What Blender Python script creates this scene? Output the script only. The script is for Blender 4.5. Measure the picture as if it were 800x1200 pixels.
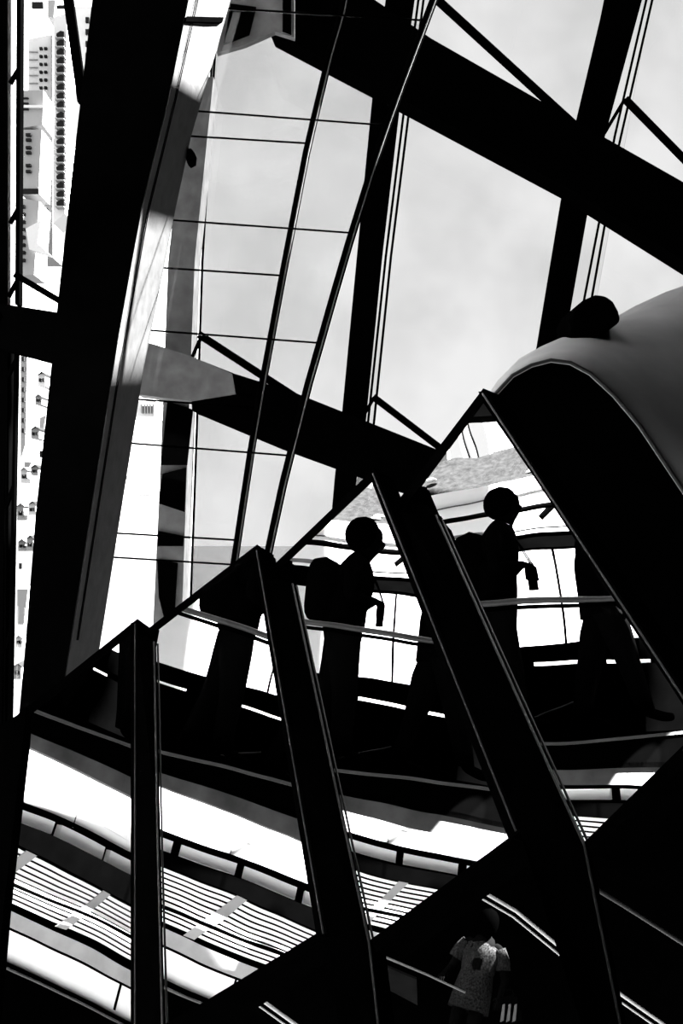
import bpy, bmesh, math, random
from mathutils import Vector, Matrix
random.seed(7)
for o in list(bpy.data.objects): bpy.data.objects.remove(o)
S = bpy.context.scene
COL = S.collection

# ------------------------------------------------------------------ camera
F = 1500.0                                   # focal length in pixels of the 800x1200 frame
ROLL, PITCH = 0.3332, -0.44511              # the photographer looks up and tilts the camera
RM = Matrix.Rotation(ROLL, 3, 'Y') @ Matrix.Rotation(PITCH, 3, 'X')   # world -> camera axes (x right, y forward, z up)
RT = RM.transposed()
EYE = Vector((0, 0, 1.6))
def W(c): return RT @ Vector(c) + EYE        # camera axes -> world
cam = bpy.data.cameras.new('camera'); camo = bpy.data.objects.new('camera', cam); COL.objects.link(camo)
cam.sensor_fit = 'VERTICAL'; cam.sensor_height = 36.0; cam.lens = 36.0 * F / 1200.0
cam.clip_start = 0.05; cam.clip_end = 3000
camo.matrix_world = Matrix.Translation(EYE) @ (RT @ Matrix(((1, 0, 0), (0, 0, -1), (0, 1, 0)))).to_4x4()
S.camera = camo

# ------------------------------------------------------------------ sky, sun, exposure
wd = bpy.data.worlds.new('sky'); S.world = wd; wd.use_nodes = True
nt = wd.node_tree; nt.nodes.clear()
bg = nt.nodes.new('ShaderNodeBackground'); wo = nt.nodes.new('ShaderNodeOutputWorld')
tc = nt.nodes.new('ShaderNodeTexCoord'); sx = nt.nodes.new('ShaderNodeSeparateXYZ'); cr = nt.nodes.new('ShaderNodeValToRGB')
nt.links.new(tc.outputs['Generated'], sx.inputs[0]); nt.links.new(sx.outputs['Z'], cr.inputs[0]); nt.links.new(cr.outputs[0], bg.inputs[0]); nt.links.new(bg.outputs[0], wo.inputs[0])
cr.color_ramp.elements[0].position = 0.0; cr.color_ramp.elements[0].color = (1, 1, 1, 1)
cr.color_ramp.elements[1].position = 1.0; cr.color_ramp.elements[1].color = (0.78, 0.78, 0.78, 1)
bg.inputs[1].default_value = 5.0
SUN_DIR_CAM = Vector((0.70, 0.30, 0.65)).normalized()
sun = bpy.data.lights.new('sun', 'SUN'); sun.energy = 420; sun.angle = 0.02
suno = bpy.data.objects.new('sun', sun); COL.objects.link(suno)
suno.rotation_euler = (RT @ SUN_DIR_CAM).to_track_quat('Z', 'Y').to_euler()
S.view_settings.view_transform = 'Standard'; S.view_settings.look = 'None'
S.view_settings.exposure = 0.0; S.view_settings.gamma = 1.0; S.view_settings.use_curve_mapping = False

# ------------------------------------------------------------------ materials
def mat(name, c, rough=0.6, spec=0.2, metal=0.0, var=0.25, scale=6.0, bump=0.0):
    m = bpy.data.materials.new(name); m.use_nodes = True
    t = m.node_tree; b = t.nodes['Principled BSDF']
    b.inputs['Roughness'].default_value = rough; b.inputs['Metallic'].default_value = metal
    b.inputs['Specular IOR Level'].default_value = spec
    co = t.nodes.new('ShaderNodeTexCoord'); n = t.nodes.new('ShaderNodeTexNoise'); r = t.nodes.new('ShaderNodeValToRGB')
    n.inputs['Scale'].default_value = scale; n.inputs['Detail'].default_value = 5
    t.links.new(co.outputs['Object'], n.inputs['Vector']); t.links.new(n.outputs['Fac'], r.inputs[0])
    lo, hi = c * (1 - var), c * (1 + var)
    r.color_ramp.elements[0].position = .3; r.color_ramp.elements[0].color = (lo, lo, lo, 1)
    r.color_ramp.elements[1].position = .7; r.color_ramp.elements[1].color = (min(hi, 1), min(hi, 1), min(hi, 1), 1)
    t.links.new(r.outputs[0], b.inputs['Base Color'])
    if bump:
        bp = t.nodes.new('ShaderNodeBump'); bp.inputs['Strength'].default_value = bump; bp.inputs['Distance'].default_value = .02
        t.links.new(n.outputs['Fac'], bp.inputs['Height']); t.links.new(bp.outputs[0], b.inputs['Normal'])
    return m
def glass(name, tint, gloss=1.0, var=0.06):
    m = bpy.data.materials.new(name); m.use_nodes = True; t = m.node_tree; t.nodes.clear()
    o = t.nodes.new('ShaderNodeOutputMaterial'); mx = t.nodes.new('ShaderNodeMixShader')
    tr = t.nodes.new('ShaderNodeBsdfTransparent'); gl = t.nodes.new('ShaderNodeBsdfGlossy'); fr = t.nodes.new('ShaderNodeFresnel')
    gl.inputs['Roughness'].default_value = 0.02; gl.inputs['Color'].default_value = (gloss, gloss, gloss, 1); ge = t.nodes.new('ShaderNodeNewGeometry'); io = t.nodes.new('ShaderNodeMapRange')
    io.inputs['To Min'].default_value = 1.45; io.inputs['To Max'].default_value = 1 / 1.45
    t.links.new(ge.outputs['Backfacing'], io.inputs['Value']); t.links.new(io.outputs[0], fr.inputs['IOR'])
    co = t.nodes.new('ShaderNodeTexCoord'); n = t.nodes.new('ShaderNodeTexNoise'); r = t.nodes.new('ShaderNodeValToRGB')
    n.inputs['Scale'].default_value = .7; n.inputs['Detail'].default_value = 3
    t.links.new(co.outputs['Object'], n.inputs['Vector']); t.links.new(n.outputs['Fac'], r.inputs[0])
    for e, k, p in ((0, 1 - var, .35), (1, 1 + var, .65)):
        v = min(tint * k, 1); r.color_ramp.elements[e].position = p; r.color_ramp.elements[e].color = (v, v, v, 1)
    t.links.new(r.outputs[0], tr.inputs[0]); t.links.new(fr.outputs[0], mx.inputs[0])
    t.links.new(tr.outputs[0], mx.inputs[1]); t.links.new(gl.outputs[0], mx.inputs[2]); t.links.new(mx.outputs[0], o.inputs[0])
    return m
def mirror():
    m = mat('mirror_steel', .93, 0.0, .5, 1.0, .01)
    t = m.node_tree; b = t.nodes['Principled BSDF']
    n = t.nodes.new('ShaderNodeTexNoise'); n.inputs['Scale'].default_value = 1.6; n.inputs['Detail'].default_value = 0.5
    co = t.nodes.new('ShaderNodeTexCoord'); t.links.new(co.outputs['Object'], n.inputs['Vector'])
    bp = t.nodes.new('ShaderNodeBump'); bp.inputs['Strength'].default_value = 1.0; bp.inputs['Distance'].default_value = .004
    t.links.new(n.outputs['Fac'], bp.inputs['Height']); t.links.new(bp.outputs[0], b.inputs['Normal'])
    return m
M = dict(
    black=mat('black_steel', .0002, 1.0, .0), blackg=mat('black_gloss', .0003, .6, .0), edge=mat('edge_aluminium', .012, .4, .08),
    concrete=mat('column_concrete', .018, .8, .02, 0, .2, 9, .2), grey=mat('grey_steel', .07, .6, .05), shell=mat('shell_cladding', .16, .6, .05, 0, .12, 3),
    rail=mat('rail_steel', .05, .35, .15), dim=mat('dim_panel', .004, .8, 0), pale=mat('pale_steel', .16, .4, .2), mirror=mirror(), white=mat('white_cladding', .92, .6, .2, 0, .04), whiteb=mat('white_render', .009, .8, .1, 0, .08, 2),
    fascia=mat('fascia_grey', .30, .7, .1, 0, .15), slab=mat('slab_edge_concrete', .05, .7, .1, 0, .4, 5), gravel=mat('gravel', .002, .9, .05, 0, .8, 22, 1.0),
    cloth=mat('dark_cloth', .0006, .9, .0), skin=mat('skin', .0012, .8, .0), trouser=mat('trouser_cloth', .0015, .9, 0), hair=mat('hair', .0001, .8, .0),
    shirt=mat('patterned_shirt', .008, .9, 0, 0, .95, 60), bwin=mat('dark_window', .006, .8, .0), bgrey=mat('city_grey', .11, .8, .05, 0, .1, .05), bwhite=mat('city_white', .24, .8, .05, 0, .06, .05),
    glass=glass('facade_glass', .435), shaft=glass('shaft_glass', .97, 1.0, .02), clear=glass('clear_glass', .96), paving=mat('pale_paving', .025, .8, .05, 0, .05, .3))

# ------------------------------------------------------------------ mesh helpers
def at(x, y, d): return Vector(((x - 400) / F * d, d, (600 - y) / F * d))         # pixel + distance -> camera axes
def tag(o, label=None, cat=None, group=None, kind=None):
    if label: o['label'] = label
    if cat: o['category'] = cat
    if group: o['group'] = group
    if kind: o['kind'] = kind
    return o
def empty(name, loc_cam, label=None, cat=None, group=None, kind=None):
    o = bpy.data.objects.new(name, None); COL.objects.link(o); o.location = W(loc_cam); o.empty_display_size = .1
    return tag(o, label, cat, group, kind)
def mesh_obj(name, vs, fs, m, parent=None, cam_space=True, smooth=False):
    if cam_space: vs = [W(v) for v in vs]
    c = sum((Vector(v) for v in vs), Vector()) / len(vs); c.z = min(v[2] for v in vs)
    me = bpy.data.meshes.new(name); me.from_pydata([tuple(Vector(v) - c) for v in vs], [], fs); me.validate()
    bm = bmesh.new(); bm.from_mesh(me); bmesh.ops.recalc_face_normals(bm, faces=bm.faces); bm.to_mesh(me); bm.free()
    if smooth:
        for p in me.polygons: p.use_smooth = True
    me.materials.append(M[m]); o = bpy.data.objects.new(name, me); COL.objects.link(o)
    if parent:
        q = parent.location.copy(); pp = parent.parent
        while pp: q += pp.location; pp = pp.parent
        o.parent = parent; o.location = c - q
    else: o.location = c
    return o
def prism(front, off):                       # polygon (camera axes) extruded by a vector
    n = len(front); vs = [Vector(v) for v in front] + [Vector(v) + Vector(off) for v in front]
    return vs, [list(range(n)), list(range(n, 2 * n))[::-1]] + [[i, (i + 1) % n, n + (i + 1) % n, n + i] for i in range(n)]
def pxprism(name, poly, d, th, m, parent=None):       # outline at a distance, with thickness away from the viewer
    vs, fs = prism([at(x, y, d) for x, y in poly], (0, th, 0)); return mesh_obj(name, vs, fs, m, parent)
def loft(sections):
    k = len(sections[0]); vs = [v for s in sections for v in s]; fs = [list(range(k))[::-1], [len(vs) - k + i for i in range(k)]]
    for a in range(len(sections) - 1):
        for i in range(k): fs.append([a * k + i, a * k + (i + 1) % k, (a + 1) * k + (i + 1) % k, (a + 1) * k + i])
    return vs, fs
def tube_vf(pts, r, n=8):
    pts = [Vector(p) for p in pts]; secs = []
    for i, p in enumerate(pts):
        d = (pts[min(i + 1, len(pts) - 1)] - pts[max(i - 1, 0)]).normalized()
        a = d.cross(Vector((0.1, 1, 0.05))).normalized(); b = d.cross(a)
        secs.append([p + (a * math.cos(2 * math.pi * j / n) + b * math.sin(2 * math.pi * j / n)) * (r if not hasattr(r, '__len__') else r[i]) for j in range(n)])
    return loft(secs)
def bar_vf(p, q, w, d):                      # box bar: w across in the image plane, d along the view
    p, q = Vector(p), Vector(q); a = (q - p).normalized(); s = a.cross(Vector((0, 1, 0))).normalized() * w / 2; v = a.cross(s).normalized() * d / 2
    return loft([[x + s + v, x - s + v, x - s - v, x + s - v] for x in (p, q)])
def bar(name, p, q, w, d, m, parent=None): return mesh_obj(name, *bar_vf(p, q, w, d), m, parent)
def tube(name, pts, r, m, parent=None, n=8): return mesh_obj(name, *tube_vf(pts, r, n), m, parent, smooth=True)

# ------------------------------------------------------------------ the walkway that the mirrors look at: its own axes (u along, v outwards, w up)
O = Vector((-3.22016, 6.4673, -0.13532))
U = Vector((-.05937688, -.88271155, .46614879)); V = Vector((-.95358786, .18825212, .23501348)); Z = Vector((.29520261, .43055946, .85292085))
def L(u, v, w): return O + U * u + V * v + Z * w
def lbox(name, u0, u1, v0, v1, w0, w1, m, parent=None, s0=0.0, s1=None, smooth=False):      # box with slopes of its lower and upper edge along u
    s1 = s0 if s1 is None else s1
    vs = [L(u, v, (w1 + s1 * u) if t else (w0 + s0 * u)) for u in (u0, u1) for v in (v0, v1) for t in (0, 1)]
    fs = [[0, 1, 3, 2], [4, 6, 7, 5], [0, 4, 5, 1], [2, 3, 7, 6], [0, 2, 6, 4], [1, 5, 7, 3]]
    return mesh_obj(name, vs, fs, m, parent)

# ================================================================== THE SETTING
def wbox(name, x0, x1, y0, y1, z0, z1, m, kind='structure', label=None, cat=None):          # axis aligned in the world
    vs = [(x, y, z) for x in (x0, x1) for y in (y0, y1) for z in (z0, z1)]
    fs = [[0, 1, 3, 2], [4, 6, 7, 5], [0, 4, 5, 1], [2, 3, 7, 6], [0, 2, 6, 4], [1, 5, 7, 3]]
    o = mesh_obj(name, vs, fs, m, None, False); return tag(o, label, cat, None, kind)
def cbox(name, x0, x1, y0, y1, z0, z1, m, kind='structure', label=None, cat=None):          # aligned with the camera axes (the hall is askew)
    vs = [Vector((x, y, z)) for x in (x0, x1) for y in (y0, y1) for z in (z0, z1)]
    fs = [[0, 1, 3, 2], [4, 6, 7, 5], [0, 4, 5, 1], [2, 3, 7, 6], [0, 2, 6, 4], [1, 5, 7, 3]]
    o = mesh_obj(name, vs, fs, m); return tag(o, label, cat, None, kind)
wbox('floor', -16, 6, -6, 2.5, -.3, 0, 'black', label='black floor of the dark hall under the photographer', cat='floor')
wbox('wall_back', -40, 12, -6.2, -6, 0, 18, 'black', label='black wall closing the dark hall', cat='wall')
cbox('sun_block_slab', .95, 4.6, -1, 9.6, 4.3, 4.5, 'black', label='black ceiling slab added out of view to shade the walkway from sun', cat='sun_block_slab')  # unseen slab placed to keep the sun off the walkway
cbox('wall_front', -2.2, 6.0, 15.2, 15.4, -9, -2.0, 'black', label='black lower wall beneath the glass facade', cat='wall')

# ------------------------------------------------------------------ great column
FR = [(-120, 246), (0, 221), (125, 196), (250, 165), (400, 138), (421, 135), (776, 80), (1000, 45)]
FL = [(-120, 122), (0, 108), (162, 89), (368, 66), (421, 61), (600, 42), (813, 25), (1000, 8)]
BR = [(-120, 304), (0, 270), (54, 255), (118, 236), (159, 224), (243, 206), (304, 194), (388, 177), (434, 168), (751, 118), (1000, 80)]
def lerp(t, y):
    for (a, xa), (b, xb) in zip(t, t[1:]):
        if a <= y <= b: return xa + (xb - xa) * (y - a) / (b - a)
colm = empty('leaning_column', at(120, 1000, 9.2), 'huge leaning black column with a sunlit concrete side, between city view and glazed shaft', 'column')
ys = [-120, 0, 60, 120, 160, 245, 305, 390, 430, 600, 750, 1000]
secF, secR = [], []
for y in ys:
    a, b, c = at(lerp(FL, y), y, 9.2), at(lerp(FR, y), y, 9.0), at(lerp(BR, y), y, 9.75)
    k = Vector((0.02, -.02, 0))
    secF.append([a, b - Vector((.012, 0, 0)), b + Vector((.0, .7, 0)) - Vector((.05, 0, 0)), a + Vector((.1, .8, 0))])
    secR.append([b, c, c + Vector((-.05, .06, 0)), b + Vector((-.04, .05, 0))])
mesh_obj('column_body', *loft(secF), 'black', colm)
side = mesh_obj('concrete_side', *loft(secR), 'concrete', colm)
def on_side(y, f): return at(lerp(FR, y), y, 9.0).lerp(at(lerp(BR, y), y, 9.75), f)
for y0, y1, dy in ((21, 27, 1),):
    vs, fs = prism([on_side(y0, -.01), on_side(y0 + dy, .9), on_side(y1 + dy, .9), on_side(y1, -.01)], (.02, -.03, 0)); mesh_obj('joint_strap', vs, fs, 'black', colm)
pxprism('sensor_box', [(219, 174), (224, 174), (228, 179), (227, 188), (221, 191), (218, 188)], 9.68, .15, 'black', colm)
for f in (.16, .2):
    tube('seam_line', [on_side(y, f) + Vector((.004, -.012, 0)) for y in (-20, 120, 250, 430, 600, 750)], .004, 'black', colm, 5)

SD = SUN_DIR_CAM * 5
pz = on_side(432, .5); zt = pz.z + SUN_DIR_CAM.z / SUN_DIR_CAM.x * (4.35 - pz.x)
cbox('sun_block_wall', 4.35, 4.6, -3, 14.6, -6, zt, 'black', label='tall black wall added out of view to shade the lower column and gallery', cat='wall')  # unseen wall, its top set so the lower column falls in shadow
bb_ = [on_side(118, .5) + SD, on_side(243, .5) + SD]
tag(mesh_obj('sun_blocker_1', *prism([bb_[0] + Vector((-.1, -2.5, 0)), bb_[0] + Vector((.1, -2.5, 0)), bb_[1] + Vector((.1, -2.5, 0)), bb_[1] + Vector((-.1, -2.5, 0))], (0, 5, 0)), 'black'), 'black beam added out of view to shade a band of the column', 'beam', None, 'structure')  # unseen beam added to cast the shadow band between the column's sun patches
# ------------------------------------------------------------------ far facade: mullion posts, beams, braces, panes (distance 14 m)
D = 14.0
def post(poly, line, label, m='black', lm='grey', d=D):
    e = empty('facade_post', at(*poly[-1], d), label, 'post', 'posts of the glass facade')
    pxprism('post_body', poly, d, .5, m, e)
    for i, ln in enumerate(line): tube('glazing_bar', [at(x, y, d + .55) for x, y in ln], .014, 'black', e, 6)
    return e
post([(456, -30), (490, -30), (470, 112), (448, 300), (428, 500), (418, 560), (408, 640), (385, 640), (392, 560), (400, 490), (418, 300), (438, 95)],
     [[(500, -30), (481, 115), (458, 300), (437, 505)], [(494, -30), (475, 115), (452, 300), (430, 505)]], 'black facade post standing behind the slanted shaft rails')
post([(720, -30), (758, -30), (752, 0), (708, 162), (690, 240), (660, 410), (630, 430), (634, 415), (666, 221), (680, 144), (714, 0)],
     [[(770, -30), (764, 0), (725, 170), (711, 249), (693, 350)], [(758, -4), (720, 160), (704, 249), (684, 352)]], 'black facade post rising behind the curved grey shell')
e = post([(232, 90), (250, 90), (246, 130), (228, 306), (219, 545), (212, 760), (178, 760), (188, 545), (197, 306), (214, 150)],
     [[(252, 60), (237, 306), (229, 545), (222, 740)], [(249, 60), (233, 306), (225, 545), (217, 740)]], 'facade post painted grey as a glass reflection, seen through the glazed shaft beside the column', 'grey')  # grey colour paints a bright glass reflection over the dark post
for pl in ([(196, 470), (226, 480), (219, 545), (188, 545)], [(190, 555), (218, 548), (216, 600), (186, 590)], [(185, 622), (215, 628), (214, 640), (184, 640)], [(184, 655), (208, 660), (203, 740), (196, 740), (186, 700)]):
    pxprism('unreflected_patch', pl, D - .04, .03, 'black', e)  # black patches where the painted reflection is missing
b1 = tag(pxprism('roof_beam', [(300, -12), (410, -20), (505, 45), (680, 145), (900, 270), (900, 368), (665, 220), (470, 116), (320, 37)], D - .5, .45, 'black'),
    'broad black diagonal beam crossing both facade posts high up', 'beam')
b2 = empty('roof_beam', at(360, 560, D - .5), 'black diagonal beam passing behind the shaft rails with a painted grey reflection at its end', 'beam')
pxprism('beam_body', [(222, 417), (275, 438), (345, 460), (510, 526), (560, 548), (560, 600), (470, 576), (330, 525), (225, 481)], D - .5, .45, 'black', b2)
pxprism('reflection_plate', [(160, 398), (182, 404), (223, 417), (272, 438), (276, 462), (225, 470), (190, 466), (160, 462)], D - .53, .4, 'grey', b2)  # grey piece paints a glass reflection on the black beam
pxprism('reflection_plate', [(238, 470), (276, 462), (330, 470), (226, 481)], D - .52, .4, 'black', b2)  # black piece along the lower edge of the painted reflection
def brace(p, q, w, label, d=D - .025, brk=None):
    e = empty('brace_rod', at(*q, d), label, 'brace', 'thin diagonal brace rods of the facade')
    bar('rod', at(*p, d), at(*q, d), w / F * d, .03, 'black', e)
    if brk: bar('bracket', at(*brk[0], d), at(*brk[1], d), 4 / F * d, .03, 'black', e)
brace((508, -4), (672, 146), 10, 'thin black brace rod meeting the broad beam at the post by the shell')
brace((732, 116), (845, 231), 9, 'thin black brace rod hanging from the post by the shell', brk=((708, 156), (732, 116)))
brace((233, 392), (350, 468), 9, 'thin black brace rod above the grey painted reflection on the beam end', brk=((206, 462), (236, 394)))
brace((437, 465), (530, 536), 8, 'thin black brace rod pointing at the mirror apex', brk=((422, 494), (438, 466)))
# panes
fg = empty('facade_glazing', at(560, 600, D + .6), 'grey tinted glass panes of the tall facade', 'glazing')
for pl in ([(500, -900), (770, -900), (770, -40), (690, 400), (640, 560), (400, 620), (437, 500), (481, 115), (500, -40)],
           [(770, -900), (846, -900), (846, 420), (690, 400), (770, -40)], [(252, -900), (500, -900), (500, -40), (481, 115), (437, 500), (400, 720), (222, 760), (237, 306), (252, -40)]):
    pxprism('glass_pane', pl, D + .6, .02, 'glass', fg)
glare = empty('roof_glare', at(300, 60, 13.0), 'grey painted glass reflection at the top of the shaft', 'glare')  # grey pieces paint a glass reflection over the end of the broad beam
pxprism('glare_panel', [(266, -30), (345, -30), (345, 44), (322, 37), (288, 52), (254, 62), (262, 20)], 13.0, .1, 'grey', glare)
pxprism('black_bar', [(270, 4), (300, 8), (292, 40), (262, 52)], 12.96, .03, 'black', glare)
pxprism('black_bar', [(331, -30), (341, -30), (341, 40), (331, 36)], 12.96, .03, 'black', glare)

# ------------------------------------------------------------------ glazed shaft: two slanted rails, thin transoms, panes (distance 10 m)
sh = empty('glazed_shaft', at(300, 760, 10), 'glazed shaft with two slanted steel rails and thin horizontal transoms', 'glazed shaft')
RA = [(412, -40), (401, 15), (386, 66), (368, 140), (359, 179), (342, 267), (331, 324), (318, 394), (307, 453), (294, 530), (275, 656), (262, 740)]
RB = [(526, -40), (508, 0), (490, 48), (471, 98), (453, 148), (437, 195), (423, 240), (409, 285), (390, 350), (375, 403), (362, 448), (351, 491), (332, 566), (309, 672), (293, 760)]
for P, d, r in ((RA, 10.25, 4.6), (RB, 10.0, 5.0)):
    p = tube('slanted_rail', [at(x, y, d) for x, y in P], r / F * d, 'blackg', sh, 10)
    tube('rail_highlight', [at(x + 2.2, y, d - .035) for x, y in P], 0.8 / F * d, 'rail', p, 6)  # paler tube paints the highlight along the rail
def xr(P, y): return lerp([(b, a) for a, b in P], y)
long_ = [(10, 268, 24), (130, 232, 147), (258, 205, 273), (387, 178, 402), (519, 152, 534), (653, 130, 664), (780, 105, 790)]
short = [(160, 228, 168), (314, 192, 323), (468, 163, 478), (625, 135, 633)]
for y0, x0, y1 in long_[:-1]:
    tube('transom', [at(x0 - 30, y0 - 2, 10.0), at(xr(RB, y1), y1, 10.0)], 1.15 / F * 10, 'black', sh, 6)
for y0, x0, y1 in short:
    tube('transom', [at(x0 - 30, y0 - 2, 10.25), at(xr(RA, y1), y1, 10.25)], 1.2 / F * 10, 'black', sh, 6)
for (a, x0, b), (c, x1, d2) in zip(long_, long_[1:]):
    yb = min(d2, 745)
    pxprism('glass_pane', [(x0 - 28, a), (xr(RB, b), b), (xr(RB, yb), yb), (x1 - 28, min(c, 735))], 10.02, .012, 'shaft', sh)

# ------------------------------------------------------------------ left window wall and the city beyond
lw = empty('window_wall', at(15, 860, 11), 'tall narrow window wall at the edge of the hall looking over the city', 'window')
pxprism('outer_jamb', [(-60, -30), (8, -30), (8, 400), (4, 640), (2, 880), (-60, 880)], 11, .3, 'black', lw)
pxprism('inner_jamb', [(8, -30), (13, -30), (12, 360), (8, 360)], 11.02, .2, 'grey', lw)
bar('mullion', at(24, -30, 11), at(22, 358, 11), 5 / F * 11, .12, 'black', lw)
bar('mullion', at(20, 405, 11), at(12, 860, 11), 3.2 / F * 11, .1, 'black', lw)
bar('glazing_bar', at(9, 405, 11), at(6, 860, 11), 2 / F * 11, .06, 'black', lw)
for p, q in (((12, 98), (24, 78)), ((12, 262), (24, 240)), ((10, 348), (22, 326)), ((9, 442), (20, 420)), ((7, 595), (16, 570)), ((5, 765), (14, 735))):
    bar('clip', at(*p, 11), at(*q, 11), 3.5 / F * 11, .06, 'black', lw)
pxprism('glass_pane', [(8, -30), (150, -30), (110, 360), (8, 360)], 11.15, .012, 'clear', lw)
pxprism('glass_pane', [(8, 400), (110, 420), (40, 880), (2, 880)], 11.15, .012, 'clear', lw)
tag(pxprism('tie_beam', [(-60, 346), (80, 368), (72, 426), (-60, 392)], 10.6, .4, 'black'), 'black cross beam joining the column to the window wall', 'beam')
e = empty('brace_rod', at(92, 110, 10.8), 'thin black brace rod beside the balcony tower', 'brace', 'thin brace rods by the window wall'); bar('rod', at(79, -10, 10.8), at(97, 120, 10.8), 11 / F * 10.8, .08, 'black', e)
e = empty('brace_rod', at(70, 353, 10.8), 'short black brace rod just above the cross beam', 'brace', 'thin brace rods by the window wall'); bar('rod', at(18, 322, 10.8), at(74, 355, 10.8), 7 / F * 10.8, .08, 'black', e)

DC = 420.0
def bld(name, poly, label, m='bwhite', d=DC, th=14, group='city buildings beyond the window wall'):
    e = empty(name, at(*poly[-1], d), label, 'building', group); pxprism('wall', poly, d, th, m, e); return e
def quad(e, name, x0, x1, y0, y1, m, d=DC, th=1.2, sk=0): return pxprism(name, [(x0, y0), (x1, y0 + sk), (x1, y1 + sk), (x0, y1)], d - th, th, m, e)
t1 = bld('apartment_tower', [(33, 46), (62, 40), (62, 296), (33, 300)], 'white tower with many paired small windows and a grey side strip')
for i in range(26):
    y = 55 + i * 9.2 + (i // 6) * 1.5
    for x in ((46, 51.5) if y < 104 else (52,)): quad(t1, 'window', x, x + 3.2, y, y + 2.6, 'bwin')
    quad(t1, 'floor_band', 34 if y < 104 else 50, 44 if y < 104 else 58, y + 5, y + 5.7, 'bgrey', th=.8)
quad(t1, 'side_strip', 59.5, 61.5, 42, 296, 'bgrey', th=1.0)
t2 = bld('balcony_tower', [(63, 20), (78, 16), (76, 250), (62, 262)], 'tower with a column of shaded half round balconies', d=DC - 20)
for i in range(20):
    y = 36 + i * 10.3 + (2 if i > 8 else 0)
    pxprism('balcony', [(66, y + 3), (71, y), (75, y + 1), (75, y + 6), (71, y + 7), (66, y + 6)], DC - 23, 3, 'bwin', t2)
    quad(t2, 'parapet', 64.5, 75, y + 7.4, y + 8.6, 'bgrey', DC - 20, 3.5)
t3 = bld('slab_block', [(76, 8), (112, 8), (100, 300), (70, 300)], 'plain pale slab block behind the balcony tower', 'bwhite', DC + 30)
for y in range(20, 100, 14): quad(t3, 'window', 100, 104, y, y + 6, 'bwin', DC + 30)
t4 = bld('low_house', [(25, 106), (51, 106), (50, 146), (25, 150)], 'grey roofed low house in front of the paired window tower', 'bgrey', DC - 60)
for y in (114, 120, 127): quad(t4, 'roof_rib', 26, 33, y, y + 1.5, 'bwin', DC - 60, .8)
quad(t4, 'roof_ridge', 25, 51, 123, 126, 'bwhite', DC - 60, 1)
t5 = bld('office_block', [(25, 152), (49, 152), (45, 226), (25, 228)], 'grey office block with dark rooftop units', 'bgrey', DC - 60)
for y in (156, 162, 171, 177, 192, 199): quad(t5, 'rooftop_unit', 30, 36, y, y + 3, 'bwin', DC - 60)
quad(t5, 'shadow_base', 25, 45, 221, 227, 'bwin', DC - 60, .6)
t6 = bld('glass_block', [(25, 232), (46, 236), (40, 322), (24, 322)], 'grey glazed block with light roof slabs', 'bgrey', DC - 60)
for y in range(240, 310, 9): quad(t6, 'window', 25, 29, y, y + 3.5, 'bwin', DC - 60)
pxprism('roof_slab', [(30, 268), (48, 258), (44, 285), (60, 300), (34, 292)], DC - 64, 3, 'bwhite', t6)
t7 = bld('dark_block', [(45, 268), (62, 268), (62, 302), (44, 302)], 'small dark grey block at the foot of the paired window tower', 'grey', DC - 40)
quad(t7, 'window', 48, 54, 280, 286, 'bwin', DC - 40)
t8 = bld('crane_frame', [(56, 0), (65, 0), (63, 20), (56, 20)], 'grey rooftop frame above the paired window tower', 'bgrey')
quad(t8, 'rail', 66, 76, 6, 9, 'bwin'); quad(t8, 'rail', 66, 76, 18, 20, 'bwin'); quad(t8, 'hatch', 37, 50, 2, 9, 'bwin')
t9 = bld('terrace_house', [(24, 412), (32, 412), (30, 520), (24, 540)], 'grey terrace house below the cross beam', 'bgrey', DC - 110)
for y in range(418, 510, 12): quad(t9, 'window', 25.5, 28, y, y + 5, 'bwin', DC - 110)
t10 = bld('tall_chimney_block', [(33, 420), (42, 420), (38, 540), (28, 560)], 'slender grey block dotted with small windows', 'bgrey', DC - 70)
for i in range(6): quad(t10, 'window', 37 - i * .6, 39 - i * .6, 424 + i * 19, 427 + i * 19, 'bwin', DC - 70)
t11 = bld('gabled_house', [(46, 490), (54, 486), (50, 510), (44, 520)], 'small gabled house beside the slender grey block', 'bgrey', DC - 90)
quad(t11, 'window', 46, 50, 528, 536, 'bwin', DC - 90)
t12 = bld('warehouse', [(20, 690), (33, 690), (28, 732), (20, 732)], 'pale grey warehouse near the foot of the window wall', 'bgrey', DC - 90)
quad(t12, 'door', 22, 25, 660, 667, 'bwin', DC - 90)
t13 = bld('hall_roof', [(150, 470), (183, 470), (181, 488), (150, 488)], 'pale low hall with a row of windows seen through the shaft', 'fascia', 200)
for i in range(5): quad(t13, 'window', 165 + i * 3.4, 167 + i * 3.4, 474, 484, 'bgrey', 200)
t14 = bld('hall_roof', [(148, 558), (180, 558), (178, 580), (148, 580)], 'grey roof seen through the lower shaft panes', 'fascia', 200)
HS = random.Random(3)
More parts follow.
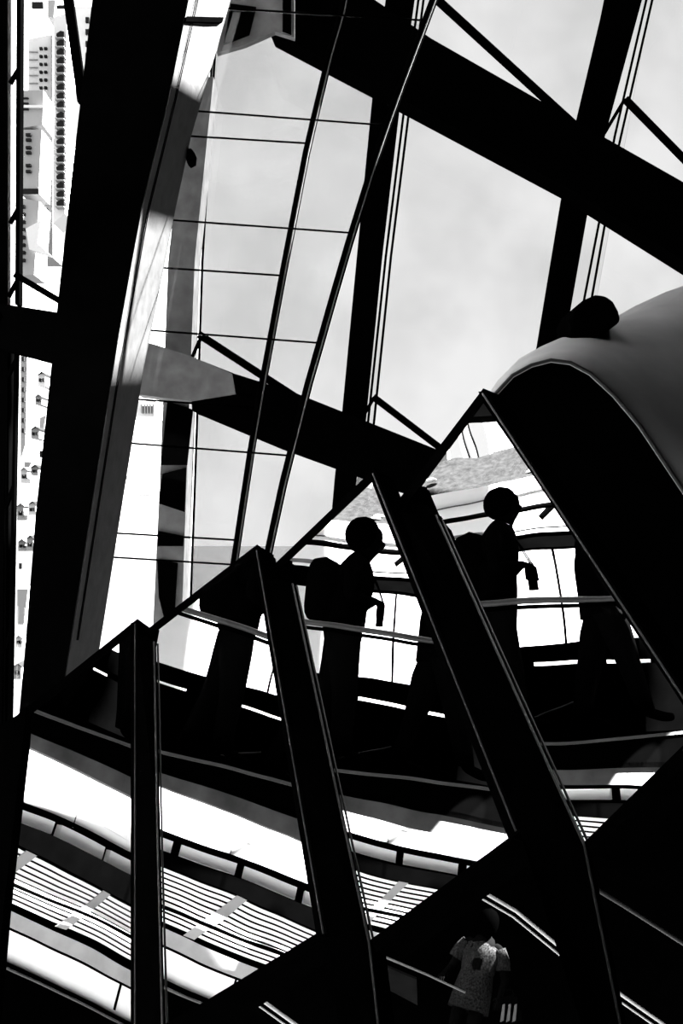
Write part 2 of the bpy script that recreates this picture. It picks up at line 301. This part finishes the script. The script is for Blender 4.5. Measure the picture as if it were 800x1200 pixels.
for i, (x, y, wd_, ht_) in enumerate([(44, 436, 9, 16), (41, 462, 8, 12), (36, 500, 10, 14), (24, 548, 8, 18), (36, 545, 9, 12), (20, 590, 8, 20), (33, 588, 9, 16), (21, 632, 9, 14), (31, 628, 8, 18), (18, 745, 8, 14), (16, 778, 9, 18)]):
    e = bld('small_house', [(x, y + 3), (x + wd_ / 2, y), (x + wd_, y + 3), (x + wd_, y + ht_), (x, y + ht_)], 'small gabled city house among the roofs below the cross beam', 'bgrey' if i % 3 else 'bwhite', DC - 130 - 6 * i, 10, 'small city houses')
    pxprism('roof', [(x - .8, y + 3.4), (x + wd_ / 2, y - .8), (x + wd_ + .8, y + 3.4), (x + wd_ / 2, y + .8)], DC - 131 - 6 * i, 11, 'grey' if i % 2 else 'bwin', e)
    for k in range(2): quad(e, 'window', x + 1.5 + k * (wd_ / 2 - .5), x + 3.2 + k * (wd_ / 2 - .5), y + ht_ * .45, y + ht_ * .7, 'bwin', DC - 130 - 6 * i)
gv = [at(-900, 1500, 60), at(3000, 1500, 60), at(1200, 640, 1500), at(-400, 640, 1500)]
tag(mesh_obj('city_ground', *prism(gv, (0, 0, -1)), 'paving'), 'pale bright ground spreading out below the city', 'ground', None, 'structure')

# ================================================================== MIRROR WALL
def plane(a, b, d, c):
    n = Vector((math.sin(a) * math.cos(b), -math.cos(a) * math.cos(b), math.sin(b)))
    return n, n.dot(at(c[0], c[1], d))
PL = {1: plane(-.49833, .47806, 6.16096, (90, 950)), 2: plane(-.82651, .46668, 5.64572, (270, 900)),
      3: plane(-.93469, .39206, 5.22025, (460, 820)), 4: plane(-1.05381, .27546, 4.82288, (640, 740))}
def on(k, x, y, off=0.0):
    n, d = PL[k]; r = at(x, y, 1.0); return r * ((d + off) / n.dot(r))
def pprism(name, k, poly, off, th, m, parent):
    n, d = PL[k]; vs, fs = prism([on(k, x, y, off) for x, y in poly], n * -th); return mesh_obj(name, vs, fs, m, parent)
PANES = {1: [(153, 734), (36, 830), (26, 870), (3, 1064), (-12, 1240), (153, 1240)],
         2: [(298, 646), (182, 735), (183, 755), (193, 1202), (229, 1181), (372, 1094)],
         3: [(434, 560), (318, 667), (343, 685), (434, 1103), (598, 981)],
         4: [(562, 466), (470, 587), (512, 605), (685, 988), (824, 850)]}
RIGHT = {1: [(153, 730), (161, 728), (161, 1240), (153, 1240)], 2: [(296, 643), (303, 642), (383, 1094), (371, 1100)],
         3: [(431, 553), (440, 552), (609, 974), (596, 985)], 4: [(560, 459), (568, 458), (838, 866), (822, 860)]}
TOP = {1: [(161, 725), (20, 838), (24, 846), (161, 736)], 2: [(301, 638), (160, 747), (164, 753), (301, 648)],
       3: [(438, 549), (312, 670), (319, 674), (438, 561)], 4: [(566, 455), (462, 592), (472, 597), (566, 470)]}
BOT = {2: [(193, 1200), (229, 1180), (372, 1093), (384, 1098), (236, 1196), (195, 1212)],
       3: [(434, 1101), (598, 980), (610, 985), (440, 1116)], 4: [(685, 986), (826, 848), (840, 862), (688, 1002)]}
LABELS = {1: 'leaning mirror panel beside the black column, reflecting dark walkway and slatted wall', 2: 'mirror panel reflecting a headless walker above a long slatted wall',
          3: 'mirror panel reflecting a person with a camera above grey slab edge', 4: 'tallest mirror panel reflecting gravel bank and person, against the curved shell'}
mir = {}
for k in (1, 2, 3, 4):
    e = empty('mirror_panel', on(k, *PANES[k][-2]), LABELS[k], 'mirror', 'row of tilted mirror panels'); mir[k] = e
    pprism('mirror_pane', k, PANES[k], 0, .02, 'mirror', e)
    pprism('backing', k, PANES[k], -.024, .09, 'black', e)
    sf = pprism('side_frame', k, RIGHT[k], .004, .12, 'blackg', e)
    (x0, y0), (x1, y1), (x2, y2), (x3, y3) = RIGHT[k]
    tr = [((x0 * .35 + x1 * .65), y1 + 3), ((x3 * .35 + x2 * .65), y2)]
    mesh_obj('edge_highlight', *tube_vf([on(k, *tr[0], .005), on(k, *tr[1], .005)], .0045, 6), 'edge', sf)  # pale line paints the sky highlight on the frame edge
    pprism('top_frame', k, TOP[k], .004, .12, 'blackg', e)
    if k in BOT: pprism('bottom_frame', k, BOT[k], .004, .14, 'black', e)
# returns between the panels
def ret(name, a, b, ka, kb, label, cap):
    e = empty(name, on(ka, *a[-1]), label, 'post', 'black return posts between the mirror panels')
    A = [on(ka, *p, .0) for p in a]; B = [on(kb, *p, .002) for p in b]; back = Vector((.05, .25, 0))
    mesh_obj('post_face', *loft([[p, q, q + back, p + back] for p, q in zip(A, B)]), 'black', e)
    mesh_obj('edge_highlight', *tube_vf([q + Vector((-.006, -.012, 0)) for q in B], .005, 6), 'edge', e)  # pale line paints the highlight along the post edge
    return e
ret('return_post', [(161, 745), (161, 1000), (161, 1260)], [(182, 752), (187, 1000), (194, 1260)], 1, 2, 'slim upright black post between the column side mirror and the next', None)
ret('return_post', [(305, 676), (345, 880), (384, 1098), (404, 1260)], [(344, 684), (388, 890), (434, 1103), (452, 1260)], 2, 3, 'leaning black post dividing headless reflection from reflected photographer', None)
ret('return_post', [(470, 602), (540, 800), (609, 976), (700, 1260)], [(512, 604), (600, 800), (686, 990), (740, 1260)], 3, 4, 'widest leaning black post beside the tallest mirror', None)
pprism('corner_cap', 4, [(462, 591), (500, 592), (516, 607), (470, 608)], .008, .02, 'black', mir[4])
e = empty('end_post', on(1, 0, 1100), 'tapering black end post below the window wall', 'post')
pprism('post_face', 1, [(30, 828), (20, 838), (0, 850), (-60, 860), (-60, 1240), (-12, 1240), (4, 1064), (27, 868)], .03, .2, 'black', e)

# ================================================================== CURVED SHELL
shl = empty('curved_shell', at(800, 1250, 8), 'big curved grey shell with black hollow front behind the tallest mirror', 'shell')
rim = [(520, 640), (545, 520), (575, 467), (600, 440), (622, 428), (645, 422), (668, 425), (692, 438), (720, 464), (750, 500), (780, 545), (802, 578), (845, 660), (900, 790), (960, 980)]
bk = [(530, 600), (556, 490), (590, 448), (615, 424), (642, 408), (668, 395), (695, 384), (720, 372), (745, 358), (780, 342), (815, 330), (870, 330), (930, 370), (990, 500), (1030, 760)]
A = [at(x, y, 7.6) for x, y in rim]; B = [at(x, y, 9.0 + .05 * i) for i, (x, y) in enumerate(bk)]
vs = []; fs = []; NS = 6
for i in range(len(A)):
    for j in range(NS + 1):
        t = j / NS; p = A[i].lerp(B[i], t); vs.append(p + Vector((0, 0, .06 * math.sin(math.pi * t))))
for i in range(len(A) - 1):
    for j in range(NS): a = i * (NS + 1) + j; fs.append([a, a + 1, a + NS + 2, a + NS + 1])
so = mesh_obj('shell_skin', vs, fs, 'shell', shl, smooth=True)
md = so.modifiers.new('thick', 'SOLIDIFY'); md.thickness = .015; md.offset = -1
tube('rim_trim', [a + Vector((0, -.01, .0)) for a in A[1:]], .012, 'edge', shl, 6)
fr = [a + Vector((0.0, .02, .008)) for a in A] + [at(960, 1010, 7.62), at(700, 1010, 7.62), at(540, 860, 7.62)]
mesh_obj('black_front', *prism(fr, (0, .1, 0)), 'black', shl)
hd = empty('rounded_hood', at(695, 392, 8.9), 'small black rounded hood sitting on the curved grey shell', 'hood')
hp = [(668, 396), (666, 374), (672, 361), (684, 351), (698, 345), (710, 346), (719, 353), (725, 364), (728, 376), (712, 388), (690, 400)]
o = pxprism('hood_body', hp, 8.3, .5, 'blackg', hd); bv = o.modifiers.new('bev', 'BEVEL'); bv.width = .03; bv.segments = 3

# ================================================================== WALKWAY SEEN IN THE MIRRORS
wk = empty('walkway', L(.5, 0, -.1), 'dark raised walkway with steel handrail and window wall, mirrored in the panels', 'walkway')
SL = -.07
lbox('deck', -2.2, 4.0, -.64, .55, -.10, .0, 'black', wk, SL)
lbox('edge_beam', -2.2, 4.0, -.70, -.62, -.30, -.175, 'slab', wk, -.13, -.10)
lbox('edge_lip', -2.2, 4.0, -.72, -.60, -.175, -.07, 'black', wk, -.10, -.02)
lbox('kick_strip', -2.2, 4.0, -.735, -.72, -.092, -.072, 'rail', wk, -.02)
tube('handrail', [L(u, -.36, .90 + SL * u) for u in (-2.2, -1, 0, 1, 2, 4)], .02, 'rail', wk, 10)
tube('diagonal_strip', [L(-.06, .40, .08), L(.15, .40, .16), L(.38, .40, .235)], .007, 'rail', wk, 6)
tube('handrail_grip', [L(u, -.36, .862 + SL * u) for u in (-2.2, 0, 2, 4)], .014, 'black', wk, 8)
for u in (-1.7, 1.95, 3.6): lbox('rail_post', u, u + .02, -.37, -.35, -.1, .9, 'black', wk, SL)
lbox('lower_panel', -2.2, 4.0, .42, .50, -.10, .535, 'black', wk, -.08)
for a, b in ((-2.2, -.62), (-.24, .12), (.52, .62), (.95, 1.15), (1.6, 4.0)): lbox('slot_cover', a, b, .42, .50, .53, .58, 'black', wk, -.08)
lbox('sill', -2.2, 4.0, .40, .52, .57, .685, 'black', wk, -.08, -.04)
lbox('transom', -2.2, 4.0, .40, .52, 1.37, 1.49, 'black', wk, -.03)
tube('upper_rail', [L(u, .38, 1.525 - .02 * u) for u in (-2.2, 4)], .016, 'pale', wk, 8)
tube('upper_rail', [L(u, .38, 1.675 + .0 * u) for u in (-2.2, 4)], .022, 'black', wk, 8)
lbox('head_beam', -2.2, 4.0, .40, .55, 2.46, 3.0, 'black', wk, 0)
for u in (-1.6, .34, 2.2): lbox('mullion', u, u + .016, .44, .47, .6, 1.4, 'black', wk, -.05)
for a, b in ((-2.2, -1.6), (-1.584, .34), (.356, 2.2), (2.216, 4.0)): lbox('window_pane', a, b, .45, .458, .62, 1.4, 'clear', wk, -.05)
e = empty('tilted_strut', L(.6, .46, 1.5), 'black tilted strut between the upper rails of the walkway', 'strut'); mesh_obj('rod', *tube_vf([L(.30, .46, 1.6), L(.62, .46, 1.86)], .025, 8), 'black', e)
# slatted wall
V0 = 1.5
sw = empty('slatted_wall', L(1, V0, -2.6), 'white slatted wall with grey fascia under the walkway, seen in the mirrors', 'wall')
lbox('backing_wall', -2.5, 5, V0 + .10, V0 + .16, -2.6, .2, 'black', sw, -.15)
lbox('white_panel', -2.5, 5, V0, V0 + .09, -.19, .42, 'white', sw, -.165)
lbox('white_panel', -2.5, 5, V0, V0 + .09, -.335, -.20, 'white', sw, -.135, -.165)
for u in (-.9, .35, 1.6, 2.85): lbox('panel_joint', u, u + .01, V0 - .004, V0, -.32, .40, 'bgrey', sw, -.165)
lbox('black_rail', -2.5, 5, V0 - .05, V0 - .02, -.365, -.335, 'black', sw, -.135)
for a in range(-5, 10): lbox('white_block', a * .5, a * .5 + .43, V0, V0 + .09, -.475, -.385, 'white', sw, -.135)
lbox('shade_beam', -2.5, 5, V0 - .12, V0 - .04, -.60, -.50, 'black', sw, -.165, -.13)
w = -.61
while w > -1.0:
    lbox('slat', -2.5, 5, V0 - .02, V0 + .03, w - .023, w, 'white', sw, -.165); w -= .039
tube('cable_rail', [L(u, V0 - .07, -.885 - .14 * u) for u in (-2.5, 5)], .015, 'black', sw, 8)
for u in (-.62, .16, .95, 1.7, 2.5):
    vs, fs = prism([L(u, V0 - .03, -1.02 - .16 * u), L(u + .09, V0 - .03, -1.03 - .16 * u), L(u + .46, V0 - .03, -.62 - .16 * u), L(u + .37, V0 - .03, -.61 - .16 * u)], V * .02); mesh_obj('strap', vs, fs, 'fascia', sw)
lbox('fascia_board', -2.5, 5, V0 - .035, V0 + .05, -1.14, -1.025, 'fascia', sw, -.18)
lbox('dark_joint', -2.5, 5, V0, V0 + .02, -1.16, -1.14, 'black', sw, -.18)
lbox('white_panel', -2.5, 5, V0, V0 + .08, -1.36, -1.16, 'white', sw, -.19, -.18)
for u in (.62, 2.45): lbox('panel_joint', u, u + .02, V0 - .01, V0, -1.36, -1.16, 'black', sw, -.18)
lbox('base_rail', -2.5, 5, V0 - .06, V0 + .08, -2.6, -1.365, 'black', sw, -.19)
tube('base_tube', [L(u, V0 - .08, -1.41 - .19 * u) for u in (-2.5, 5)], .011, 'rail', sw, 8)
# terrace with gravel bank and a white house behind it
tr_ = empty('gravel_bank', L(0, 1.9, .3), 'bank of grey gravel behind a white kerb, seen in the tallest mirror', 'gravel bank')
vs = []; fs = []; NU, NV = 40, 10
for i in range(NU + 1):
    for j in range(NV + 1):
        u = -3 + 7 * i / NU; t = j / NV
        h = 2.25 + .45 * t + .05 * math.sin(u * 2.1 + 1) * t + random.uniform(-.015, .015)
        vs.append(L(u, 1.85 + .4 * t, h + .03 * u))
for i in range(NU):
    for j in range(NV): a = i * (NV + 1) + j; fs.append([a, a + 1, a + NV + 2, a + NV + 1])
mesh_obj('gravel_top', vs, fs, 'gravel', tr_)
lbox('kerb_wall', -3, 4, 1.76, 1.85, .3, 2.27, 'white', tr_, .0, .03)
lbox('kerb_line', -3, 4, 1.745, 1.76, 2.12, 2.13, 'grey', tr_, .03)
for i in range(14):
    u = random.uniform(-1.6, 1.6); v = random.uniform(1.88, 2.05); r = random.uniform(.02, .045); w = 2.26 + (v - 1.85) * 1.12
    bmv = []; k = 7
    ring = [[L(u + r * 1.6 * math.cos(2 * math.pi * j / k) * s, v + r * math.sin(2 * math.pi * j / k) * s, w + r * .55 * q) for j in range(k)] for s, q in ((.7, -.4), (1, .1), (.55, .8))]
    mesh_obj('pale_stone', *loft(ring), 'white', tr_)
hw = empty('white_house', L(0, 5, 2), 'white house wall with dark openings above the gravel bank', 'house')
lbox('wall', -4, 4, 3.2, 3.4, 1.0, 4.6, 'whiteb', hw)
for u0, u1, w0, w1 in ((-1.3, -1.02, 2.75, 3.15), (-2.2, -1.7, 2.9, 3.4), (-.62, -.4, 2.95, 3.4)):
    f = lbox('window_frame', u0 - .03, u1 + .03, 3.16, 3.2, w0 - .03, w1 + .03, 'white', hw); lbox('pane', u0, u1, 3.14, 3.16, w0, w1, 'bgrey' if u0 > -.9 else 'bwin', f)
for u in (-.85, -.78, -.2): mesh_obj('downpipe', *tube_vf([L(u, 3.14, 2.0), L(u, 3.14, 4.4)], .02, 8), 'grey', hw)

# ================================================================== PEOPLE
def body(name, J, E, parent, mt, loc, rz, sub=2):
    me = bpy.data.meshes.new(name); names = list(J); idx = {n: i for i, n in enumerate(names)}
    me.from_pydata([J[n][0] for n in names], [(idx[a], idx[b]) for a, b in E], []); me.materials.append(M[mt])
    o = bpy.data.objects.new(name, me); COL.objects.link(o); o.parent = parent
    sk = o.modifiers.new('skin', 'SKIN'); sk.use_smooth_shade = True
    for i, n in enumerate(names):
        r = J[n][1]; me.skin_vertices[0].data[i].radius = r if hasattr(r, '__len__') else (r, r)
    me.skin_vertices[0].data[idx['pelvis']].use_root = True
    ss = o.modifiers.new('sub', 'SUBSURF'); ss.levels = sub; ss.render_levels = sub
    return o
def person_joints(lean=0.0, hands=None, legs=((.12, 0), (-.16, 0)), headfwd=.03):
    J = dict(pelvis=((0, 0, .95), (.13, .16)), waist=((.01, 0, 1.08), (.115, .145)), chest=((.02 + lean * .3, 0, 1.27), (.13, .18)), neck0=((.02 + lean * .6, 0, 1.42), (.07, .1)),
             neck=((.04 + lean, 0, 1.49), .052), head0=((.06 + lean + headfwd, 0, 1.56), (.075, .07)), head1=((.06 + lean + headfwd, 0, 1.64), (.095, .078)), head2=((.05 + lean + headfwd, 0, 1.70), (.07, .06)),
             nose=((.165 + lean + headfwd, 0, 1.585), .014))
    E = [('pelvis', 'waist'), ('waist', 'chest'), ('chest', 'neck0'), ('neck0', 'neck'), ('neck', 'head0'), ('head0', 'head1'), ('head1', 'head2'), ('head0', 'nose')]
    for s, n in ((1, 'l'), (-1, 'r')):
        fx, lift = legs[0 if s > 0 else 1]
        J['hip' + n] = ((0, .09 * s, .88), .105); J['knee' + n] = ((fx * .55 + .03, .1 * s, .49), .066)
        J['calf' + n] = ((fx * .8, .1 * s, .33), .06); J['ankle' + n] = ((fx, .1 * s, .09 + lift), .04); J['ball' + n] = ((fx + .13, .11 * s, .04 + lift * .5), .038); J['toe' + n] = ((fx + .2, .115 * s, .035 + lift * .4), .028)
        E += [('pelvis', 'hip' + n), ('hip' + n, 'knee' + n), ('knee' + n, 'calf' + n), ('calf' + n, 'ankle' + n), ('ankle' + n, 'ball' + n), ('ball' + n, 'toe' + n)]
        hx, hy, hz, ex, ey, ez = hands[0 if s > 0 else 1]
        J['sh' + n] = ((.02 + lean * .5, .19 * s, 1.38), .062); J['el' + n] = ((ex, ey * s, ez), .046); J['wr' + n] = ((hx, hy * s, hz), .03)
        E += [('neck0', 'sh' + n), ('sh' + n, 'el' + n), ('el' + n, 'wr' + n)]
        d = (Vector((hx, hy * s, hz)) - Vector((ex, ey * s, ez))).normalized(); side = Vector((0, 0, 1)).cross(d).normalized(); up = d.cross(side)
        c = Vector((hx, hy * s, hz)); palm = c + d * .055; J['palm' + n] = (tuple(palm), (.018, .036)); E.append(('wr' + n, 'palm' + n))
        for i, (o_, ln) in enumerate(((-.027, .07), (-.009, .08), (.009, .075), (.027, .06))):
            k = palm + d * .03 + side * o_; t_ = k + d * ln * .5 - up * .012; u_ = t_ + d * ln * .3 - up * .03
            for m_, p_ in (('k', k), ('t', t_), ('u', u_)): J['%s%d%s' % (m_, i, n)] = (tuple(p_), .0095 if m_ != 'u' else .0075)
            E += [('palm' + n, 'k%d%s' % (i, n)), ('k%d%s' % (i, n), 't%d%s' % (i, n)), ('t%d%s' % (i, n), 'u%d%s' % (i, n))]
        th0 = c + d * .03 - side * .035 * s; th1 = th0 + d * .035 - side * .02 * s - up * .01; J['th0' + n] = (tuple(th0), .011); J['th1' + n] = (tuple(th1), .0095); E += [('palm' + n, 'th0' + n), ('th0' + n, 'th1' + n)]
    return J, E
def person(label, base, head_dir, J, E, mt, group=None):
    e = bpy.data.objects.new('person', None); COL.objects.link(e); e.location = W(base); hv = RT @ head_dir
    e.rotation_euler = (0, 0, math.atan2(hv.y, hv.x)); tag(e, label, 'person', group); body('body', J, E, e, mt, None, None); return e
def child_mesh(name, vs, fs, m, e, smooth=True):
    me = bpy.data.meshes.new(name); me.from_pydata([tuple(v) for v in vs], [], fs)
    bm = bmesh.new(); bm.from_mesh(me); bmesh.ops.recalc_face_normals(bm, faces=bm.faces); bm.to_mesh(me); bm.free()
    for p in me.polygons: p.use_smooth = smooth
    me.materials.append(M[m]); o = bpy.data.objects.new(name, me); COL.objects.link(o); o.parent = e; return o
def ellip(c, r, flo=-1.0, n=16, m=12, fl=None, ex=2):
    secs = []
    for j in range(m + 1):
        s = flo + (1 - flo) * j / m; q = max(1 - abs(s) ** ex, .0) ** .5 if s > 0 or flo < -.99 else 1.0
        q = max(q, .02)
        if fl and s < 0: q = 1 + fl * -s
        secs.append([Vector((c[0] + r[0] * q * math.cos(2 * math.pi * i / n), c[1] + r[1] * q * math.sin(2 * math.pi * i / n), c[2] + r[2] * s)) for i in range(n)])
    return loft(secs)
# the photographer on the walkway
J, E = person_joints(.04, hands=((.17, .06, 1.14, .03, .27, 1.12), (.17, .06, 1.14, .03, .27, 1.12)), legs=((.10, 0), (-.14, .02)), headfwd=.03)
p1 = person('person in dark jacket holding a camera at the chest, backpack on', L(0, 0, .03), U, J, E, 'cloth')
child_mesh('hair', *ellip((.07, 0, 1.632), (.122, .105, .135)), 'hair', p1)
child_mesh('jacket_hem', *ellip((.0, 0, 1.05), (.145, .19, .2), -1.0, ex=4), 'cloth', p1)
bp_ = child_mesh('backpack', *ellip((-.16, 0, 1.20), (.125, .15, .25), -1.0, ex=4), 'cloth', p1)
child_mesh('trousers_left', *loft([[Vector((x + r * math.cos(a), .095 + r * math.sin(a), z)) for a in [2 * math.pi * i / 12 for i in range(12)]] for x, z, r in ((.0, .92, .125), (.03, .7, .11), (.07, .45, .09), (.08, .2, .08), (.10, .09, .078))]), 'trouser', p1)
child_mesh('trousers_right', *loft([[Vector((x + r * math.cos(a), -.095 + r * math.sin(a), z)) for a in [2 * math.pi * i / 12 for i in range(12)]] for x, z, r in ((.0, .92, .125), (-.02, .7, .11), (-.05, .45, .09), (-.1, .2, .08), (-.14, .11, .078))]), 'trouser', p1)
hv = (RT @ U).normalized(); hl = Vector((-hv.y, hv.x, 0)).normalized(); hf = Vector((hv.x, hv.y, 0)).normalized(); B0 = W(L(0, 0, .03))
def pw(x, y, z): return B0 + hf * x + hl * y + Vector((0, 0, z))
cm_ = bpy.data.objects.new('photo_camera', None); COL.objects.link(cm_); cm_.location = pw(.3, 0, 1.06); tag(cm_, 'small black camera on a neck strap held by the person with the backpack', 'camera')
def wloft(name, secs, m, par): return mesh_obj(name, *loft(secs), m, par, False)
wloft('camera_body', [[pw(.225, -.065, z), pw(.29, -.065, z), pw(.29, .065, z), pw(.225, .065, z)] for z in (1.03, 1.125)], 'hair', cm_)
wloft('lens', [[pw(.26 + .032 * math.cos(a), .032 * math.sin(a), z) for a in [2 * math.pi * i / 12 for i in range(12)]] for z in (.965, 1.03)], 'hair', cm_)
mesh_obj('neck_strap', *tube_vf([pw(.10, .06, 1.42), pw(.2, .075, 1.28), pw(.28, .065, 1.12)], .006, 6), 'hair', cm_, False)
mesh_obj('neck_strap', *tube_vf([pw(.10, -.06, 1.42), pw(.2, -.075, 1.28), pw(.28, -.065, 1.12)], .006, 6), 'hair', cm_, False)
# second walker
J, E = person_joints(.02, hands=((.12, .24, .86, -.03, .25, 1.1), (-.06, .24, .85, -.08, .25, 1.1)), legs=((.22, .0), (-.24, .04)))
p2 = person('person in dark clothes striding ahead of the one with the camera', L(.70, .06, .0), U, J, E, 'cloth')
child_mesh('hair', *ellip((.07, 0, 1.66), (.115, .095, .1), -.6), 'hair', p2)
child_mesh('coat', *ellip((.0, 0, 1.05), (.16, .2, .28), -.95, fl=.05), 'cloth', p2)
for s, fx in ((1, .22), (-1, -.24)):
    child_mesh('trouser_leg', *loft([[Vector((x + r * math.cos(a), .095 * s + r * math.sin(a), z)) for a in [2 * math.pi * i / 12 for i in range(12)]] for x, z, r in ((.0, .92, .12), (fx * .35, .7, .105), (fx * .6, .45, .085), (fx * .9, .2, .075), (fx, .1, .07))]), 'trouser', p2)

# ================================================================== LOWER GALLERY: woman and handrails in the dark
def gl(x, y, d): return at(x, y, d)
feet = at(527, 1269, 13.0)
gs = empty('gallery_floor', feet - Z * .2, None, None, None, 'structure'); 
gvs = [feet + U * a + V * b - Z * c for a in (-1.2, .9) for b in (-3.5, 2.2) for c in (0.0, .2)]
mesh_obj('slab', gvs, [[0, 1, 3, 2], [4, 6, 7, 5], [0, 4, 5, 1], [2, 3, 7, 6], [0, 2, 6, 4], [1, 5, 7, 3]], 'black', gs)
tag(gs, 'dark floor slab of the lower gallery', 'floor')
J, E = person_joints(.0, hands=((.10, .30, .92, -.02, .30, 1.1), (.16, .30, 1.0, -.02, .28, 1.1)), legs=((.1, 0), (-.1, 0)))
fwd = Vector((-.35, -1, 0)); fwd = fwd - Z * fwd.dot(Z)
wm = person('woman in a speckled short sleeved blouse carrying a handbag in the dark gallery', feet, fwd, J, E, 'skin')
child_mesh('blouse', *loft([[Vector((x + a_ * math.cos(t), b_ * math.sin(t), z)) for t in [2 * math.pi * i / 16 for i in range(16)]] for x, z, a_, b_ in ((.0, .72, .17, .22), (.0, .95, .16, .20), (.01, 1.1, .14, .175), (.02, 1.28, .15, .2), (.02, 1.38, .12, .19), (.02, 1.43, .08, .11))]), 'shirt', wm)
for s in (1, -1): child_mesh('sleeve', *tube_vf([Vector((.02, .17 * s, 1.385)), Vector((.01, .23 * s, 1.30)), Vector((0, .26 * s, 1.20))], [.075, .075, .08], 12), 'shirt', wm)
child_mesh('hair', *ellip((.085, 0, 1.62), (.135, .115, .155)), 'hair', wm)
hb = bpy.data.objects.new('handbag', None); COL.objects.link(hb); tag(hb, 'small striped handbag hanging beside the woman in the blouse', 'handbag')
hb.location = W(at(598, 1204, 12.8))
pxprism('bag_body', [(584, 1176), (606, 1170), (612, 1196), (590, 1204)], 12.8, .12, 'cloth', hb)
for x in (589, 596, 603): pxprism('stripe', [(x, 1178), (x + 2.5, 1177), (x + 1, 1196), (x - 3, 1198)], 12.78, .02, 'grey', hb)
mesh_obj('bag_strap', *tube_vf([at(588, 1176, 12.85), at(590, 1160, 12.85), at(600, 1160, 12.85), at(604, 1172, 12.85)], .008, 6), 'cloth', hb)
def hrail(pts, r, d, label, m='rail', w2=None):
    e = empty('handrail', at(*pts[-1], d), label, 'handrail', 'handrails of the dark lower gallery')
    tube('rail_tube', [at(x, y, d) for x, y in pts], r / F * d, m, e, 8)
    if w2: tube('under_tube', [at(x - w2, y + w2 * 1.6, d) for x, y in pts], r * .55 / F * d, m, e, 6)
hrail([(545, 1033), (605, 1068), (700, 1146), (800, 1216)], 2.2, 7.2, 'double steel handrail running past the widest leaning post', 'fascia', 4)
hrail([(290, 1160), (340, 1196), (380, 1225)], 2.2, 7.0, 'double steel handrail below the slatted reflection', 'fascia', 4)
hrail([(672, 1026), (735, 1064), (820, 1118)], 2.6, 7.3, 'dim handrail under the tallest mirror', 'edge')
hrail([(452, 1122), (500, 1142), (545, 1163)], 1.4, 11.8, 'thin handrail behind the woman in the blouse', 'grey')
pn = tag(pxprism('window_1', [(436, 1126), (488, 1148), (489, 1178), (436, 1150)], 12.0, .06, 'dim'), 'dim grey window on the gallery wall near the woman', 'window', None, 'structure')
# added unseen spot lamps imitating two sun patches on the walkway's edge beam
for i, (u, w_, a) in enumerate(((.88, -.38, .028), (1.09, -.39, .045))):
    tgt = L(u, -.70, w_); src = L(u + 2.2, -2.4, 2.4)
    sp = bpy.data.lights.new('spot', 'SPOT'); sp.energy = 70000; sp.spot_size = a * 2; sp.spot_blend = .25; sp.shadow_soft_size = .01
    e = empty('sun_patch_spot', src, 'added unseen spot lamp imitating a sun patch on the walkway edge', 'spotlight', 'added sun patch lamps')
    so_ = bpy.data.objects.new('lamp', sp); COL.objects.link(so_); so_.parent = e
    so_.rotation_euler = (RT @ (src - tgt)).to_track_quat('Z', 'Y').to_euler(); d = (src - tgt).normalized()
    mesh_obj('added_lamp_housing', *tube_vf([src + d * .01, src + d * .16], .05, 12), 'black', e)
